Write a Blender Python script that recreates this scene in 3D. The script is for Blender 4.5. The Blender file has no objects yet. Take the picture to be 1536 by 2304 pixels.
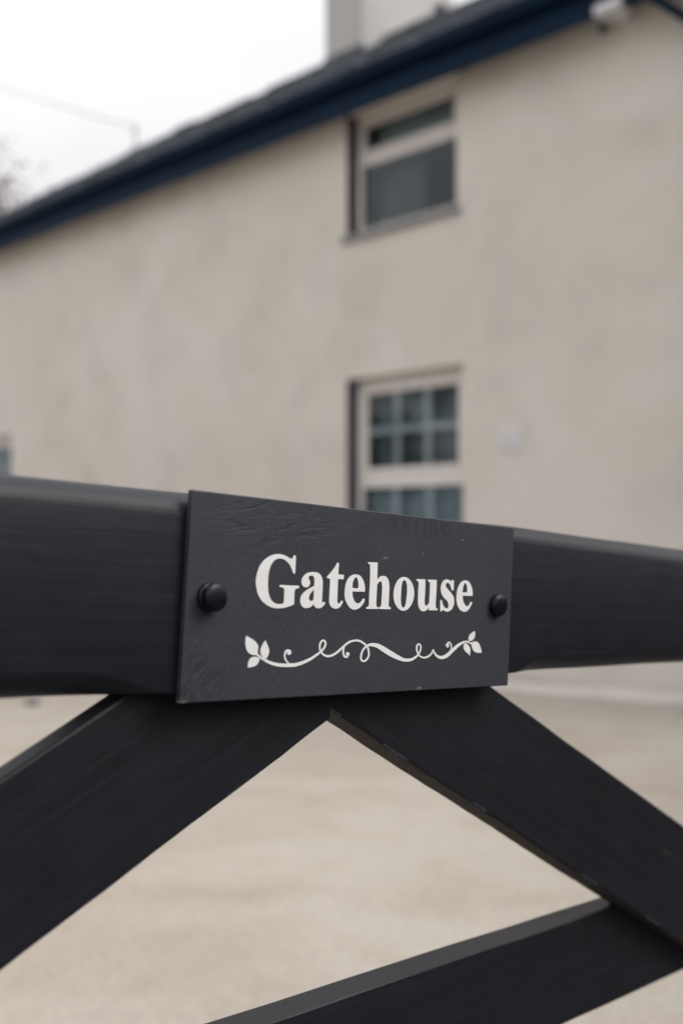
import bpy, bmesh, math, random
from mathutils import Vector, Matrix, noise
from mathutils.geometry import tessellate_polygon

sc = bpy.context.scene
R = math.radians

# ------------------------------------------------------------------ camera
cam_data = bpy.data.cameras.new('camera')
cam = bpy.data.objects.new('camera', cam_data)
sc.collection.objects.link(cam)
sc.camera = cam
cam.location = (0, 0, 1.15)
cam.rotation_euler = (R(90 + 0.907), 0, 0)
cam_data.sensor_fit = 'VERTICAL'
cam_data.sensor_height = 36.0
cam_data.sensor_width = 24.0
cam_data.lens = 37.5
cam_data.clip_start = 0.02
cam_data.clip_end = 2000
cam_data.dof.use_dof = True
cam_data.dof.focus_distance = 0.80
cam_data.dof.aperture_fstop = 3.5
cam_data.dof.aperture_blades = 0
sc.render.resolution_x = 682
sc.render.resolution_y = 1024

# ------------------------------------------------------------------ light
SUN_EL, SUN_AZ = 42.0, 98.0          # azimuth clockwise from +Y: veiled sun, off to the right
w = bpy.data.worlds.new('World')
sc.world = w
w.use_nodes = True
nt = w.node_tree
nt.nodes.clear()
wo = nt.nodes.new('ShaderNodeOutputWorld')
bg = nt.nodes.new('ShaderNodeBackground')
sky = nt.nodes.new('ShaderNodeTexSky')
sky.sky_type = 'NISHITA'
sky.sun_disc = False
sky.sun_elevation = R(SUN_EL)
sky.sun_rotation = R(SUN_AZ)
sky.dust_density = 4.0
hs = nt.nodes.new('ShaderNodeHueSaturation')
hs.inputs['Saturation'].default_value = 0.10
cloud = nt.nodes.new('ShaderNodeMix'); cloud.data_type = 'RGBA'
cloud.inputs['Factor'].default_value = 0.72                 # an even cloud sheet over most of the sky
cloud.inputs['B'].default_value = (10.6, 10.55, 10.75, 1)
tc = nt.nodes.new('ShaderNodeTexCoord')
cn = nt.nodes.new('ShaderNodeTexNoise'); cn.inputs['Scale'].default_value = 2.2
cn.inputs['Detail'].default_value = 5; cn.inputs['Distortion'].default_value = 0.4
cr = nt.nodes.new('ShaderNodeMapRange')
cr.inputs['From Min'].default_value = 0.3; cr.inputs['From Max'].default_value = 0.7
cr.inputs['To Min'].default_value = 0.90; cr.inputs['To Max'].default_value = 1.10
vm = nt.nodes.new('ShaderNodeVectorMath'); vm.operation = 'SCALE'
L = nt.links.new
L(sky.outputs[0], hs.inputs['Color']); L(hs.outputs[0], cloud.inputs['A'])
L(tc.outputs['Generated'], cn.inputs['Vector']); L(cn.outputs['Fac'], cr.inputs['Value'])
sx = nt.nodes.new('ShaderNodeSeparateXYZ'); ge = nt.nodes.new('ShaderNodeMath'); ge.operation = 'MULTIPLY_ADD'; ge.use_clamp = False
ge.inputs[1].default_value = 0.98; ge.inputs[2].default_value = 0.50      # an overcast sky is brighter overhead than at the horizon
mz = nt.nodes.new('ShaderNodeMath'); mz.operation = 'MAXIMUM'; mz.inputs[1].default_value = 0.0
mm_ = nt.nodes.new('ShaderNodeMath'); mm_.operation = 'MULTIPLY'
L(tc.outputs['Generated'], sx.inputs[0]); L(sx.outputs['Z'], mz.inputs[0]); L(mz.outputs[0], ge.inputs[0])
L(ge.outputs[0], mm_.inputs[0]); L(cr.outputs[0], mm_.inputs[1])
L(cloud.outputs['Result'], vm.inputs[0]); L(mm_.outputs[0], vm.inputs['Scale'])
L(vm.outputs[0], bg.inputs['Color'])
bg.inputs['Strength'].default_value = 0.10
L(bg.outputs[0], wo.inputs['Surface'])

sl = bpy.data.lights.new('sun', 'SUN')
sl.energy = 1.1; sl.angle = R(28); sl.color = (1.0, 0.96, 0.9)
so = bpy.data.objects.new('sun', sl)
sc.collection.objects.link(so)
az, el = R(SUN_AZ), R(SUN_EL)
sdir = Vector((math.sin(az) * math.cos(el), math.cos(az) * math.cos(el), math.sin(el)))
so.rotation_euler = sdir.to_track_quat('Z', 'Y').to_euler()
so.location = (6, -8, 12)

sc.view_settings.view_transform = 'Standard'
sc.view_settings.look = 'None'
sc.view_settings.exposure = 0.38
sc.view_settings.gamma = 1.0
sc.view_settings.use_curve_mapping = False
sc.render.engine = 'CYCLES'

# ------------------------------------------------------------------ helpers
def link(o):
    sc.collection.objects.link(o); return o

def empty(name, label=None, cat=None, group=None):
    o = link(bpy.data.objects.new(name, None)); o.empty_display_size = 0.1
    return tag(o, label, cat, group)

def tag(o, label=None, cat=None, group=None, kind=None):
    if label: o['label'] = label
    if cat: o['category'] = cat
    if group: o['group'] = group
    if kind: o['kind'] = kind
    return o

def obj(name, bm, mat, parent=None, smooth=False, bevel=0.0, seg=2, weld=False):
    me = bpy.data.meshes.new(name)
    bmesh.ops.recalc_face_normals(bm, faces=bm.faces)
    bm.to_mesh(me); bm.free()
    if isinstance(mat, (list, tuple)):
        for m in mat: me.materials.append(m)
    else:
        me.materials.append(mat)
    if smooth:
        for p in me.polygons: p.use_smooth = True
    o = link(bpy.data.objects.new(name, me))
    if parent: o.parent = parent
    if bevel:
        b = o.modifiers.new('bevel', 'BEVEL'); b.width = bevel; b.segments = seg
        b.limit_method = 'ANGLE'; b.angle_limit = R(40)
    return o

def box(bm, x0, x1, y0, y1, z0, z1, mi=0):
    v = [bm.verts.new((x, y, z)) for x in (x0, x1) for y in (y0, y1) for z in (z0, z1)]
    for f in ((0,1,3,2),(4,6,7,5),(0,4,5,1),(2,3,7,6),(0,2,6,4),(1,5,7,3)):
        fc = bm.faces.new([v[i] for i in f]); fc.material_index = mi
    return v

def tube(bm, pts, rad, n=10, cap=True):
    rings = []
    pts = [Vector(p) for p in pts]
    for i, p in enumerate(pts):
        t = (pts[min(i+1, len(pts)-1)] - pts[max(i-1, 0)]).normalized()
        a = t.cross(Vector((0, 0, 1)))
        if a.length < 1e-3: a = t.cross(Vector((0, 1, 0)))
        a.normalize(); b = t.cross(a)
        r = rad[i] if isinstance(rad, (list, tuple)) else rad
        rings.append([bm.verts.new(p + a*r*math.cos(k*math.tau/n) + b*r*math.sin(k*math.tau/n)) for k in range(n)])
    for r0, r1 in zip(rings, rings[1:]):
        for k in range(n):
            bm.faces.new((r0[k], r0[(k+1) % n], r1[(k+1) % n], r1[k]))
    if cap:
        bm.faces.new(rings[0][::-1]); bm.faces.new(rings[-1])

def catmull(pts, closed=True, sub=5):
    """pts: (x, y[, 1]) with 1 = corner; smooth through the others."""
    n = len(pts); out = []
    P = [Vector((p[0], p[1])) for p in pts]
    C = [len(p) > 2 and p[2] == 1 for p in pts]
    rng = range(n) if closed else range(n-1)
    for i in rng:
        j = (i+1) % n
        p1, p2 = P[i], P[j]
        p0 = P[i-1] if (closed or i > 0) and not C[i] else p1 - (p2-p1)
        p3 = P[(j+1) % n] if (closed or j < n-1) and not C[j] else p2 + (p2-p1)
        for k in range(sub):
            t = k/sub
            out.append(0.5*((2*p1) + (p2-p0)*t + (2*p0-5*p1+4*p2-p3)*t*t + (3*p1-p0-3*p2+p3)*t**3))
    if not closed: out.append(P[-1])
    return out

# ------------------------------------------------------------------ materials
def newmat(name):
    m = bpy.data.materials.new(name); m.use_nodes = True
    nt = m.node_tree; b = nt.nodes['Principled BSDF']
    return m, nt, b

def N(nt, t, **kw):
    n = nt.nodes.new('ShaderNode' + t)
    for k, v in kw.items():
        if k in n.inputs: n.inputs[k].default_value = v
        else: setattr(n, k, v)
    return n

def simple(name, col, rough=0.5, metal=0.0, var=0.12, scale=8, bump=0.0, bscale=60, bdist=0.001, spec=0.5):
    m, nt, b = newmat(name)
    b.inputs['Roughness'].default_value = rough; b.inputs['Metallic'].default_value = metal
    b.inputs['Specular IOR Level'].default_value = spec
    tc = N(nt, 'TexCoord'); no = N(nt, 'TexNoise', Scale=scale, Detail=5.0)
    mr = N(nt, 'MapRange'); mr.inputs['To Min'].default_value = 1-var; mr.inputs['To Max'].default_value = 1+var
    mr.inputs['From Min'].default_value = .3; mr.inputs['From Max'].default_value = .7
    sc_ = N(nt, 'VectorMath', operation='SCALE'); sc_.inputs[0].default_value = col[:3]
    nt.links.new(tc.outputs['Object'], no.inputs['Vector']); nt.links.new(no.outputs['Fac'], mr.inputs['Value'])
    nt.links.new(mr.outputs[0], sc_.inputs['Scale']); nt.links.new(sc_.outputs[0], b.inputs['Base Color'])
    if bump:
        n2 = N(nt, 'TexNoise', Scale=bscale, Detail=4.0); bp = N(nt, 'Bump', Strength=bump, Distance=bdist)
        nt.links.new(tc.outputs['Object'], n2.inputs['Vector']); nt.links.new(n2.outputs['Fac'], bp.inputs['Height'])
        nt.links.new(bp.outputs[0], b.inputs['Normal'])
    return m

def painted_wood(name, col, rough=0.5, grain=(2.5, 90, 90), bump=0.35, warm=None, fleck=0.0, spec=.5, chip=None):
    """satin paint brushed over sawn wood, grain along local x"""
    m, nt, b = newmat(name)
    b.inputs['Specular IOR Level'].default_value = spec
    lk = nt.links.new
    tc = N(nt, 'TexCoord')
    mp = N(nt, 'Mapping'); mp.inputs['Scale'].default_value = grain
    n1 = N(nt, 'TexNoise', Scale=1.6, Detail=7.0, Roughness=.6, Distortion=.5)
    mp2 = N(nt, 'Mapping'); mp2.inputs['Scale'].default_value = (grain[0]*5, grain[1]*7, grain[2]*7)
    n2 = N(nt, 'TexNoise', Scale=1.5, Detail=4.0)
    n3 = N(nt, 'TexNoise', Scale=26.0, Detail=6.0)       # broad weathering
    lk(tc.outputs['Object'], mp.inputs['Vector']); lk(mp.outputs[0], n1.inputs['Vector'])
    lk(tc.outputs['Object'], mp2.inputs['Vector']); lk(mp2.outputs[0], n2.inputs['Vector'])
    lk(tc.outputs['Object'], n3.inputs['Vector'])
    mr = N(nt, 'MapRange'); mr.inputs['From Min'].default_value = .3; mr.inputs['From Max'].default_value = .7
    mr.inputs['To Min'].default_value = .86; mr.inputs['To Max'].default_value = 1.14
    lk(n3.outputs['Fac'], mr.inputs['Value'])
    mrb = N(nt, 'MapRange'); mrb.inputs['From Min'].default_value = .3; mrb.inputs['From Max'].default_value = .7
    mrb.inputs['To Min'].default_value = .9; mrb.inputs['To Max'].default_value = 1.12
    lk(n1.outputs['Fac'], mrb.inputs['Value'])
    mu = N(nt, 'Math', operation='MULTIPLY'); lk(mr.outputs[0], mu.inputs[0]); lk(mrb.outputs[0], mu.inputs[1])
    sc_ = N(nt, 'VectorMath', operation='SCALE'); sc_.inputs[0].default_value = col
    lk(mu.outputs[0], sc_.inputs['Scale'])
    last = sc_.outputs[0]
    if fleck:
        # sparse short worn flecks where the timber shows through along the grain
        mpf = N(nt, 'Mapping'); mpf.inputs['Scale'].default_value = (14, 160, 160)
        nf = N(nt, 'TexNoise', Scale=1.0, Detail=2.0); lk(tc.outputs['Object'], mpf.inputs['Vector']); lk(mpf.outputs[0], nf.inputs['Vector'])
        th = N(nt, 'MapRange'); th.inputs['From Min'].default_value = .735; th.inputs['From Max'].default_value = .80
        lk(nf.outputs['Fac'], th.inputs['Value'])
        fm = N(nt, 'Math', operation='MULTIPLY'); fm.inputs[1].default_value = fleck; lk(th.outputs[0], fm.inputs[0])
        mx = N(nt, 'Mix', data_type='RGBA'); mx.inputs['B'].default_value = (.16, .13, .10, 1)
        lk(last, mx.inputs['A']); lk(fm.outputs[0], mx.inputs['Factor']); last = mx.outputs['Result']
    lk(last, b.inputs['Base Color'])
    rr = N(nt, 'MapRange'); rr.inputs['To Min'].default_value = rough-.08; rr.inputs['To Max'].default_value = rough+.1
    lk(n1.outputs['Fac'], rr.inputs['Value']); lk(rr.outputs[0], b.inputs['Roughness'])
    nl = N(nt, 'TexNoise', Scale=55.0, Detail=3.0); lk(tc.outputs['Object'], nl.inputs['Vector'])
    ad0 = N(nt, 'Math', operation='MULTIPLY_ADD'); ad0.inputs[1].default_value = .8; lk(nl.outputs['Fac'], ad0.inputs[0]); lk(n1.outputs['Fac'], ad0.inputs[2])
    ad = N(nt, 'Math', operation='ADD'); m2 = N(nt, 'Math', operation='MULTIPLY'); m2.inputs[1].default_value = .35
    lk(n2.outputs['Fac'], m2.inputs[0]); lk(ad0.outputs[0], ad.inputs[0]); lk(m2.outputs[0], ad.inputs[1])
    bp = N(nt, 'Bump', Strength=bump, Distance=.0012)
    lk(ad.outputs[0], bp.inputs['Height']); lk(bp.outputs[0], b.inputs['Normal'])
    return m

M_rail = painted_wood('gate_paint', (.0165, .0175, .0235), .50, bump=.28, fleck=.12, spec=.36)
M_brace = painted_wood('gate_paint_brace', (.0108, .0111, .0150), .46, grain=(3, 110, 110), bump=.3, fleck=.28, spec=.36)
M_chip_highlight = simple('worn_and_highlit_edge', (.055, .062, .078), .7, var=.4, scale=200)  # chipped paint, and the right brace's edge highlight put in as colour
M_bud = simple('reddish_twigs', (.13, .085, .08), .9, var=.3, scale=2)
M_bare = simple('weathered_timber', (.030, .022, .015), .85, var=.35, scale=40, bump=.6, bscale=160)
M_navy = simple('navy_gloss_paint', (.0038, .0150, .037), .5, var=.15, scale=3, spec=.08)
M_slate = simple('roof_slate', (.068, .078, .096), .75, var=.45, scale=6, bump=.5, bscale=18, bdist=.02)
M_white = simple('white_plastic_and_flare', (.60, .62, .66), .4, var=.04)  # plastic fittings; also the mast, with sky flare in its colour
M_vent = simple('pale_vent', (.64, .635, .64), .6, var=.04)
M_frame = simple('window_frame_paint', (.68, .645, .62), .45, var=.05)
M_bar = simple('glazing_bar_white', (.78, .80, .82), .5, var=.05)
M_sill = simple('painted_sill', (.20, .20, .205), .6, var=.15, scale=12, bump=.3)
M_reveal = simple('slate_blue_reveal_paint', (.020, .022, .036), .6, var=.15, scale=10, bump=.3)
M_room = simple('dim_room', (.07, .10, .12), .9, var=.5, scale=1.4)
M_back_pale = simple('pane_backing_pale', (.66, .76, .78), .9, var=.1, scale=3)  # pale sheet added behind the top light to brighten it
M_back_grey = simple('pane_backing_grey', (.25, .285, .30), .9, var=.75, scale=2.6)  # patchy grey of the added sheet that brightens the upper panes
M_back_blue = simple('pane_backing_blue_grey', (.36, .47, .52), .9, var=.2, scale=4)  # paler colour of the added sheet that brightens the lower panes
M_curtain = simple('pale_curtain', (.20, .24, .22), .9, var=.2, scale=9)
M_cap = simple('black_plastic', (.006, .007, .011), .34, var=.3, scale=120, bump=.15, bscale=300, bdist=.0005, spec=.28)
M_letter = simple('white_sign_paint', (.80, .785, .77), .65, var=.035, scale=90, bump=.25, bscale=500, bdist=.0003)
M_mast = simple('galvanised_steel', (.42, .42, .42), .45, metal=.6, var=.1)
M_cable = simple('grey_cable', (.30, .30, .30), .6)
M_bark = simple('reddish_bark', (.17, .12, .105), .9, var=.3, scale=3)
M_chim = simple('chimney_render', (.47, .455, .445), .9, var=.08, scale=1.6, bump=.4, bscale=30, bdist=.01)
M_pot = simple('clay_pot', (.35, .18, .11), .8, var=.2)
M_kerb = simple('pale_concrete', (.58, .545, .51), .85, var=.1, scale=5, bump=.4, bscale=40, bdist=.004)
M_stone = simple('dark_stone', (.10, .105, .12), .8, var=.3, scale=20, bump=.5, bscale=60)

def leaf_mat(name, c1, c2):
    m, nt, b = newmat(name); lk = nt.links.new
    tc = N(nt, 'TexCoord'); n = N(nt, 'TexNoise', Scale=1.7, Detail=4.0)
    mx = N(nt, 'Mix', data_type='RGBA'); mx.inputs['A'].default_value = c1+(1,); mx.inputs['B'].default_value = c2+(1,)
    mr = N(nt, 'MapRange'); mr.inputs['From Min'].default_value = .35; mr.inputs['From Max'].default_value = .65
    lk(tc.outputs['Object'], n.inputs['Vector']); lk(n.outputs['Fac'], mr.inputs['Value']); lk(mr.outputs[0], mx.inputs['Factor'])
    lk(mx.outputs['Result'], b.inputs['Base Color']); b.inputs['Roughness'].default_value = .6
    return m
M_leaf = leaf_mat('dark_leaves', (.030, .050, .022), (.075, .105, .045))

def render_mat():
    """painted roughcast render with large faint damp blotches"""
    m, nt, b = newmat('cream_roughcast'); lk = nt.links.new
    tc = N(nt, 'TexCoord')
    a = N(nt, 'TexNoise', Scale=.55, Detail=6.0, Roughness=.62, Distortion=.6)
    mp = N(nt, 'Mapping'); mp.inputs['Scale'].default_value = (1.0, 1.0, .9); mp.inputs['Location'].default_value = (3.1, 0, 1.7)
    c = N(nt, 'TexNoise', Scale=1.3, Detail=5.0, Roughness=.6, Distortion=.3)
    lk(tc.outputs['Object'], a.inputs['Vector']); lk(tc.outputs['Object'], mp.inputs['Vector']); lk(mp.outputs[0], c.inputs['Vector'])
    cr = N(nt, 'ValToRGB'); e = cr.color_ramp.elements
    e[0].position = .32; e[0].color = (.580, .542, .490, 1); e[1].position = .62; e[1].color = (.645, .612, .570, 1)
    lk(a.outputs['Fac'], cr.inputs[0])
    cr2 = N(nt, 'ValToRGB'); e = cr2.color_ramp.elements
    e[0].position = .34; e[0].color = (.93, .925, .92, 1); e[1].position = .50; e[1].color = (1.02, 1.01, 1.0, 1)
    lk(c.outputs['Fac'], cr2.inputs[0])
    mx = N(nt, 'Mix', data_type='RGBA', blend_type='MULTIPLY'); mx.inputs['Factor'].default_value = 1
    lk(cr.outputs[0], mx.inputs['A']); lk(cr2.outputs[0], mx.inputs['B']); lk(mx.outputs['Result'], b.inputs['Base Color'])
    b.inputs['Roughness'].default_value = .92
    n = N(nt, 'TexNoise', Scale=70.0, Detail=3.0); n2 = N(nt, 'TexNoise', Scale=3.0, Detail=3.0)
    ad = N(nt, 'Math', operation='MULTIPLY_ADD'); ad.inputs[1].default_value = 4.0
    lk(tc.outputs['Object'], n.inputs['Vector']); lk(tc.outputs['Object'], n2.inputs['Vector'])
    lk(n2.outputs['Fac'], ad.inputs[0]); lk(n.outputs['Fac'], ad.inputs[2])
    bp = N(nt, 'Bump', Strength=.5, Distance=.006); lk(ad.outputs[0], bp.inputs['Height']); lk(bp.outputs[0], b.inputs['Normal'])
    return m
M_wall = render_mat()

def gravel_mat():
    m, nt, b = newmat('fine_pale_gravel'); lk = nt.links.new
    tc = N(nt, 'TexCoord')
    mp = N(nt, 'Mapping'); mp.inputs['Scale'].default_value = (1.0, 1.15, 1); mp.inputs['Rotation'].default_value = (0, 0, .5)
    a = N(nt, 'TexNoise', Scale=.85, Detail=5.0, Roughness=.62, Distortion=.5)
    c = N(nt, 'TexNoise', Scale=4.5, Detail=6.0, Roughness=.6)
    g = N(nt, 'TexVoronoi', Scale=110.0)
    lk(tc.outputs['Object'], mp.inputs['Vector']); lk(mp.outputs[0], a.inputs['Vector']); lk(mp.outputs[0], c.inputs['Vector'])
    lk(tc.outputs['Object'], g.inputs['Vector'])
    cr = N(nt, 'ValToRGB'); e = cr.color_ramp.elements
    e[0].position = .33; e[0].color = (.335, .285, .232, 1); e[1].position = .58; e[1].color = (.425, .384, .335, 1)
    lk(a.outputs['Fac'], cr.inputs[0])
    cr2 = N(nt, 'ValToRGB'); e = cr2.color_ramp.elements
    e[0].position = .36; e[0].color = (.945, .93, .905, 1); e[1].position = .52; e[1].color = (1, 1, 1, 1)
    lk(c.outputs['Fac'], cr2.inputs[0])
    mx = N(nt, 'Mix', data_type='RGBA', blend_type='MULTIPLY'); mx.inputs['Factor'].default_value = .8
    lk(cr.outputs[0], mx.inputs['A']); lk(cr2.outputs[0], mx.inputs['B'])
    bw = N(nt, 'SeparateColor'); lk(g.outputs['Color'], bw.inputs[0])
    mr = N(nt, 'MapRange'); mr.inputs['To Min'].default_value = .86; mr.inputs['To Max'].default_value = 1.10
    lk(bw.outputs[0], mr.inputs['Value'])
    sc_ = N(nt, 'VectorMath', operation='SCALE'); lk(mx.outputs['Result'], sc_.inputs[0]); lk(mr.outputs[0], sc_.inputs['Scale'])
    lk(sc_.outputs[0], b.inputs['Base Color']); b.inputs['Roughness'].default_value = .95
    bp = N(nt, 'Bump', Strength=.6, Distance=.006); lk(g.outputs['Distance'], bp.inputs['Height']); lk(bp.outputs[0], b.inputs['Normal'])
    return m
M_ground = gravel_mat()

def glass_mat():
    m = bpy.data.materials.new('window_glass'); m.use_nodes = True; nt = m.node_tree; nt.nodes.clear(); lk = nt.links.new
    o = N(nt, 'OutputMaterial'); t = N(nt, 'BsdfTransparent', Color=(.74, .79, .81, 1))
    g = N(nt, 'BsdfGlossy', Roughness=.02, Color=(.88, .95, 1.0, 1)); fr = N(nt, 'Fresnel', IOR=1.62); mx = N(nt, 'MixShader')
    tc = N(nt, 'TexCoord'); n = N(nt, 'TexNoise', Scale=2.0); bp = N(nt, 'Bump', Strength=.06, Distance=.02)
    lk(tc.outputs['Object'], n.inputs['Vector']); lk(n.outputs['Fac'], bp.inputs['Height']); lk(bp.outputs[0], g.inputs['Normal'])
    lk(fr.outputs[0], mx.inputs[0]); lk(t.outputs[0], mx.inputs[1]); lk(g.outputs[0], mx.inputs[2]); lk(mx.outputs[0], o.inputs['Surface'])
    return m
M_glass = glass_mat()

def board_mat():
    """dark grey painted sign board: curly grain top left, upright brush marks in the middle, small chips"""
    m, nt, b = newmat('sign_board_paint'); lk = nt.links.new
    tc = N(nt, 'TexCoord'); sp = N(nt, 'SeparateXYZ'); lk(tc.outputs['Object'], sp.inputs[0])
    # local coordinates are metres on the board: x 0-.344, z 0-.135
    def blob(cx, cz, rx, rz):
        dx = N(nt, 'Math', operation='SUBTRACT'); dx.inputs[1].default_value = cx; lk(sp.outputs['X'], dx.inputs[0])
        dz = N(nt, 'Math', operation='SUBTRACT'); dz.inputs[1].default_value = cz; lk(sp.outputs['Z'], dz.inputs[0])
        ax = N(nt, 'Math', operation='DIVIDE'); ax.inputs[1].default_value = rx; lk(dx.outputs[0], ax.inputs[0])
        azz = N(nt, 'Math', operation='DIVIDE'); azz.inputs[1].default_value = rz; lk(dz.outputs[0], azz.inputs[0])
        cb = N(nt, 'CombineXYZ'); lk(ax.outputs[0], cb.inputs[0]); lk(azz.outputs[0], cb.inputs[1])
        ln = N(nt, 'VectorMath', operation='LENGTH'); lk(cb.outputs[0], ln.inputs[0])
        mr = N(nt, 'MapRange', interpolation_type='SMOOTHSTEP'); mr.inputs['From Min'].default_value = 1.0; mr.inputs['From Max'].default_value = .35
        mr.inputs['To Min'].default_value = 0; mr.inputs['To Max'].default_value = 1
        lk(ln.outputs['Value'], mr.inputs['Value']); return mr.outputs[0]
    def streak(scale, rot, thin, k):
        mp0 = N(nt, 'Mapping'); mp0.inputs['Rotation'].default_value = (0, rot, 0)
        mp = N(nt, 'Mapping'); mp.inputs['Scale'].default_value = scale
        n = N(nt, 'TexNoise', Scale=1.0, Detail=5.0, Roughness=.6, Distortion=.9)
        lk(tc.outputs['Object'], mp0.inputs['Vector']); lk(mp0.outputs[0], mp.inputs['Vector']); lk(mp.outputs[0], n.inputs['Vector'])
        r = N(nt, 'MapRange'); r.inputs['From Min'].default_value = thin; r.inputs['From Max'].default_value = thin+.09
        r.inputs['To Min'].default_value = k; r.inputs['To Max'].default_value = 0
        lk(n.outputs['Fac'], r.inputs['Value']); return r.outputs[0]
    def mul(a, c):
        n = N(nt, 'Math', operation='MULTIPLY'); lk(a, n.inputs[0]); lk(c, n.inputs[1]); return n.outputs[0]
    def add(a, c):
        n = N(nt, 'Math', operation='ADD'); lk(a, n.inputs[0]); lk(c, n.inputs[1]); return n.outputs[0]
    s1 = mul(streak((42, 1, 230), R(12), .40, 1.0), blob(.070, .118, .075, .022))     # curly streaks rising to the right
    s2 = mul(streak((360, 1, 60), 0, .43, 1.0), blob(.225, .127, .06, .016))           # upright nicks by the top edge
    s3 = mul(streak((90, 1, 300), R(48), .45, 1.0), blob(.016, .012, .030, .034))      # slanting scrapes, bottom left corner
    marks = add(add(s1, s2), s3)
    fine = N(nt, 'TexNoise', Scale=1.0, Detail=3.0)
    mpf = N(nt, 'Mapping'); mpf.inputs['Scale'].default_value = (620, 1, 210)
    lk(tc.outputs['Object'], mpf.inputs['Vector']); lk(mpf.outputs[0], fine.inputs['Vector'])
    broad = N(nt, 'TexNoise', Scale=16.0, Detail=5.0); lk(tc.outputs['Object'], broad.inputs['Vector'])
    brush = N(nt, 'TexNoise', Scale=1.0, Detail=4.0)
    mpb = N(nt, 'Mapping'); mpb.inputs['Scale'].default_value = (26, 1, 330); lk(tc.outputs['Object'], mpb.inputs['Vector']); lk(mpb.outputs[0], brush.inputs['Vector'])
    # a scored line across the board 26 mm above its lower edge
    dl = N(nt, 'Math', operation='MULTIPLY_ADD'); dl.inputs[1].default_value = .0165; lk(sp.outputs['X'], dl.inputs[0])
    dn = N(nt, 'Math', operation='ADD'); dn.inputs[1].default_value = -.0266; lk(sp.outputs['Z'], dn.inputs[0]); lk(dn.outputs[0], dl.inputs[2])
    ab = N(nt, 'Math', operation='ABSOLUTE'); lk(dl.outputs[0], ab.inputs[0])
    ln = N(nt, 'MapRange'); ln.inputs['From Min'].default_value = 0; ln.inputs['From Max'].default_value = .0006; ln.inputs['To Min'].default_value = 1; ln.inputs['To Max'].default_value = 0
    lk(ab.outputs[0], ln.inputs['Value'])
    mr = N(nt, 'MapRange'); mr.inputs['From Min'].default_value = .3; mr.inputs['From Max'].default_value = .7; mr.inputs['To Min'].default_value = .90; mr.inputs['To Max'].default_value = 1.10
    lk(broad.outputs['Fac'], mr.inputs['Value'])
    dk = N(nt, 'MapRange'); dk.inputs['To Min'].default_value = 1; dk.inputs['To Max'].default_value = .72; lk(marks, dk.inputs['Value'])
    lt = N(nt, 'MapRange'); lt.inputs['To Min'].default_value = 1; lt.inputs['To Max'].default_value = 1.18; lk(ln.outputs[0], lt.inputs['Value'])
    fl = N(nt, 'MapRange'); fl.inputs['From Min'].default_value = .25; fl.inputs['From Max'].default_value = .75; fl.inputs['To Min'].default_value = .78; fl.inputs['To Max'].default_value = 1.22
    lk(fine.outputs['Fac'], fl.inputs['Value'])
    k = mul(mul(mr.outputs[0], dk.outputs[0]), mul(lt.outputs[0], fl.outputs[0]))
    sc_ = N(nt, 'VectorMath', operation='SCALE'); sc_.inputs[0].default_value = BOARD_COL; lk(k, sc_.inputs['Scale'])
    # tiny pale chips: one worn spot above the h and others scattered thinly
    vo = N(nt, 'TexNoise', Scale=420.0, Detail=1.0); lk(tc.outputs['Object'], vo.inputs['Vector'])
    ch = N(nt, 'MapRange'); ch.inputs['From Min'].default_value = .70; ch.inputs['From Max'].default_value = .74; lk(vo.outputs['Fac'], ch.inputs['Value'])
    worn = add(blob(.1837, .101, .0048, .0016), blob(.2289, .0015, .004, .0024))
    worn2 = add(worn, blob(.001, .0005, .007, .0022))
    vn = N(nt, 'TexNoise', Scale=700.0, Detail=2.0); lk(tc.outputs['Object'], vn.inputs['Vector'])
    vr = N(nt, 'MapRange'); vr.inputs['From Min'].default_value = .45; vr.inputs['From Max'].default_value = .6; lk(vn.outputs['Fac'], vr.inputs['Value'])
    spots = add(add(blob(.2259, .1063, .0009, .0007), blob(.2743, .1201, .0016, .0008)), blob(.2882, .0698, .0016, .0006))
    chip = N(nt, 'Math', operation='MAXIMUM'); lk(mul(worn2, vr.outputs[0]), chip.inputs[0]); lk(spots, chip.inputs[1])
    mx = N(nt, 'Mix', data_type='RGBA'); mx.inputs['B'].default_value = (.20, .185, .16, 1)
    lk(sc_.outputs[0], mx.inputs['A']); lk(chip.outputs[0], mx.inputs['Factor'])
    lk(mx.outputs['Result'], b.inputs['Base Color'])
    b.inputs['Roughness'].default_value = .55; b.inputs['Specular IOR Level'].default_value = .4
    h = N(nt, 'Math', operation='SUBTRACT')
    hb = N(nt, 'Math', operation='MULTIPLY'); hb.inputs[1].default_value = .5; lk(fine.outputs['Fac'], hb.inputs[0])
    hc = N(nt, 'Math', operation='MULTIPLY'); hc.inputs[1].default_value = .55; lk(brush.outputs['Fac'], hc.inputs[0])
    lk(add(hb.outputs[0], hc.outputs[0]), h.inputs[0]); lk(marks, h.inputs[1])
    bp = N(nt, 'Bump', Strength=.32, Distance=.0007); lk(h.outputs[0], bp.inputs['Height']); lk(bp.outputs[0], b.inputs['Normal'])
    return m
BOARD_COL = (.0360, .0378, .0470)
M_board = board_mat()

# ------------------------------------------------------------------ ground
bm = bmesh.new()
S = 600
vs = [bm.verts.new(p) for p in ((-S, -S, 0), (S, -S, 0), (S, S, 0), (-S, S, 0))]
bm.faces.new(vs)
tag(obj('ground', bm, M_ground), kind='structure')
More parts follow.
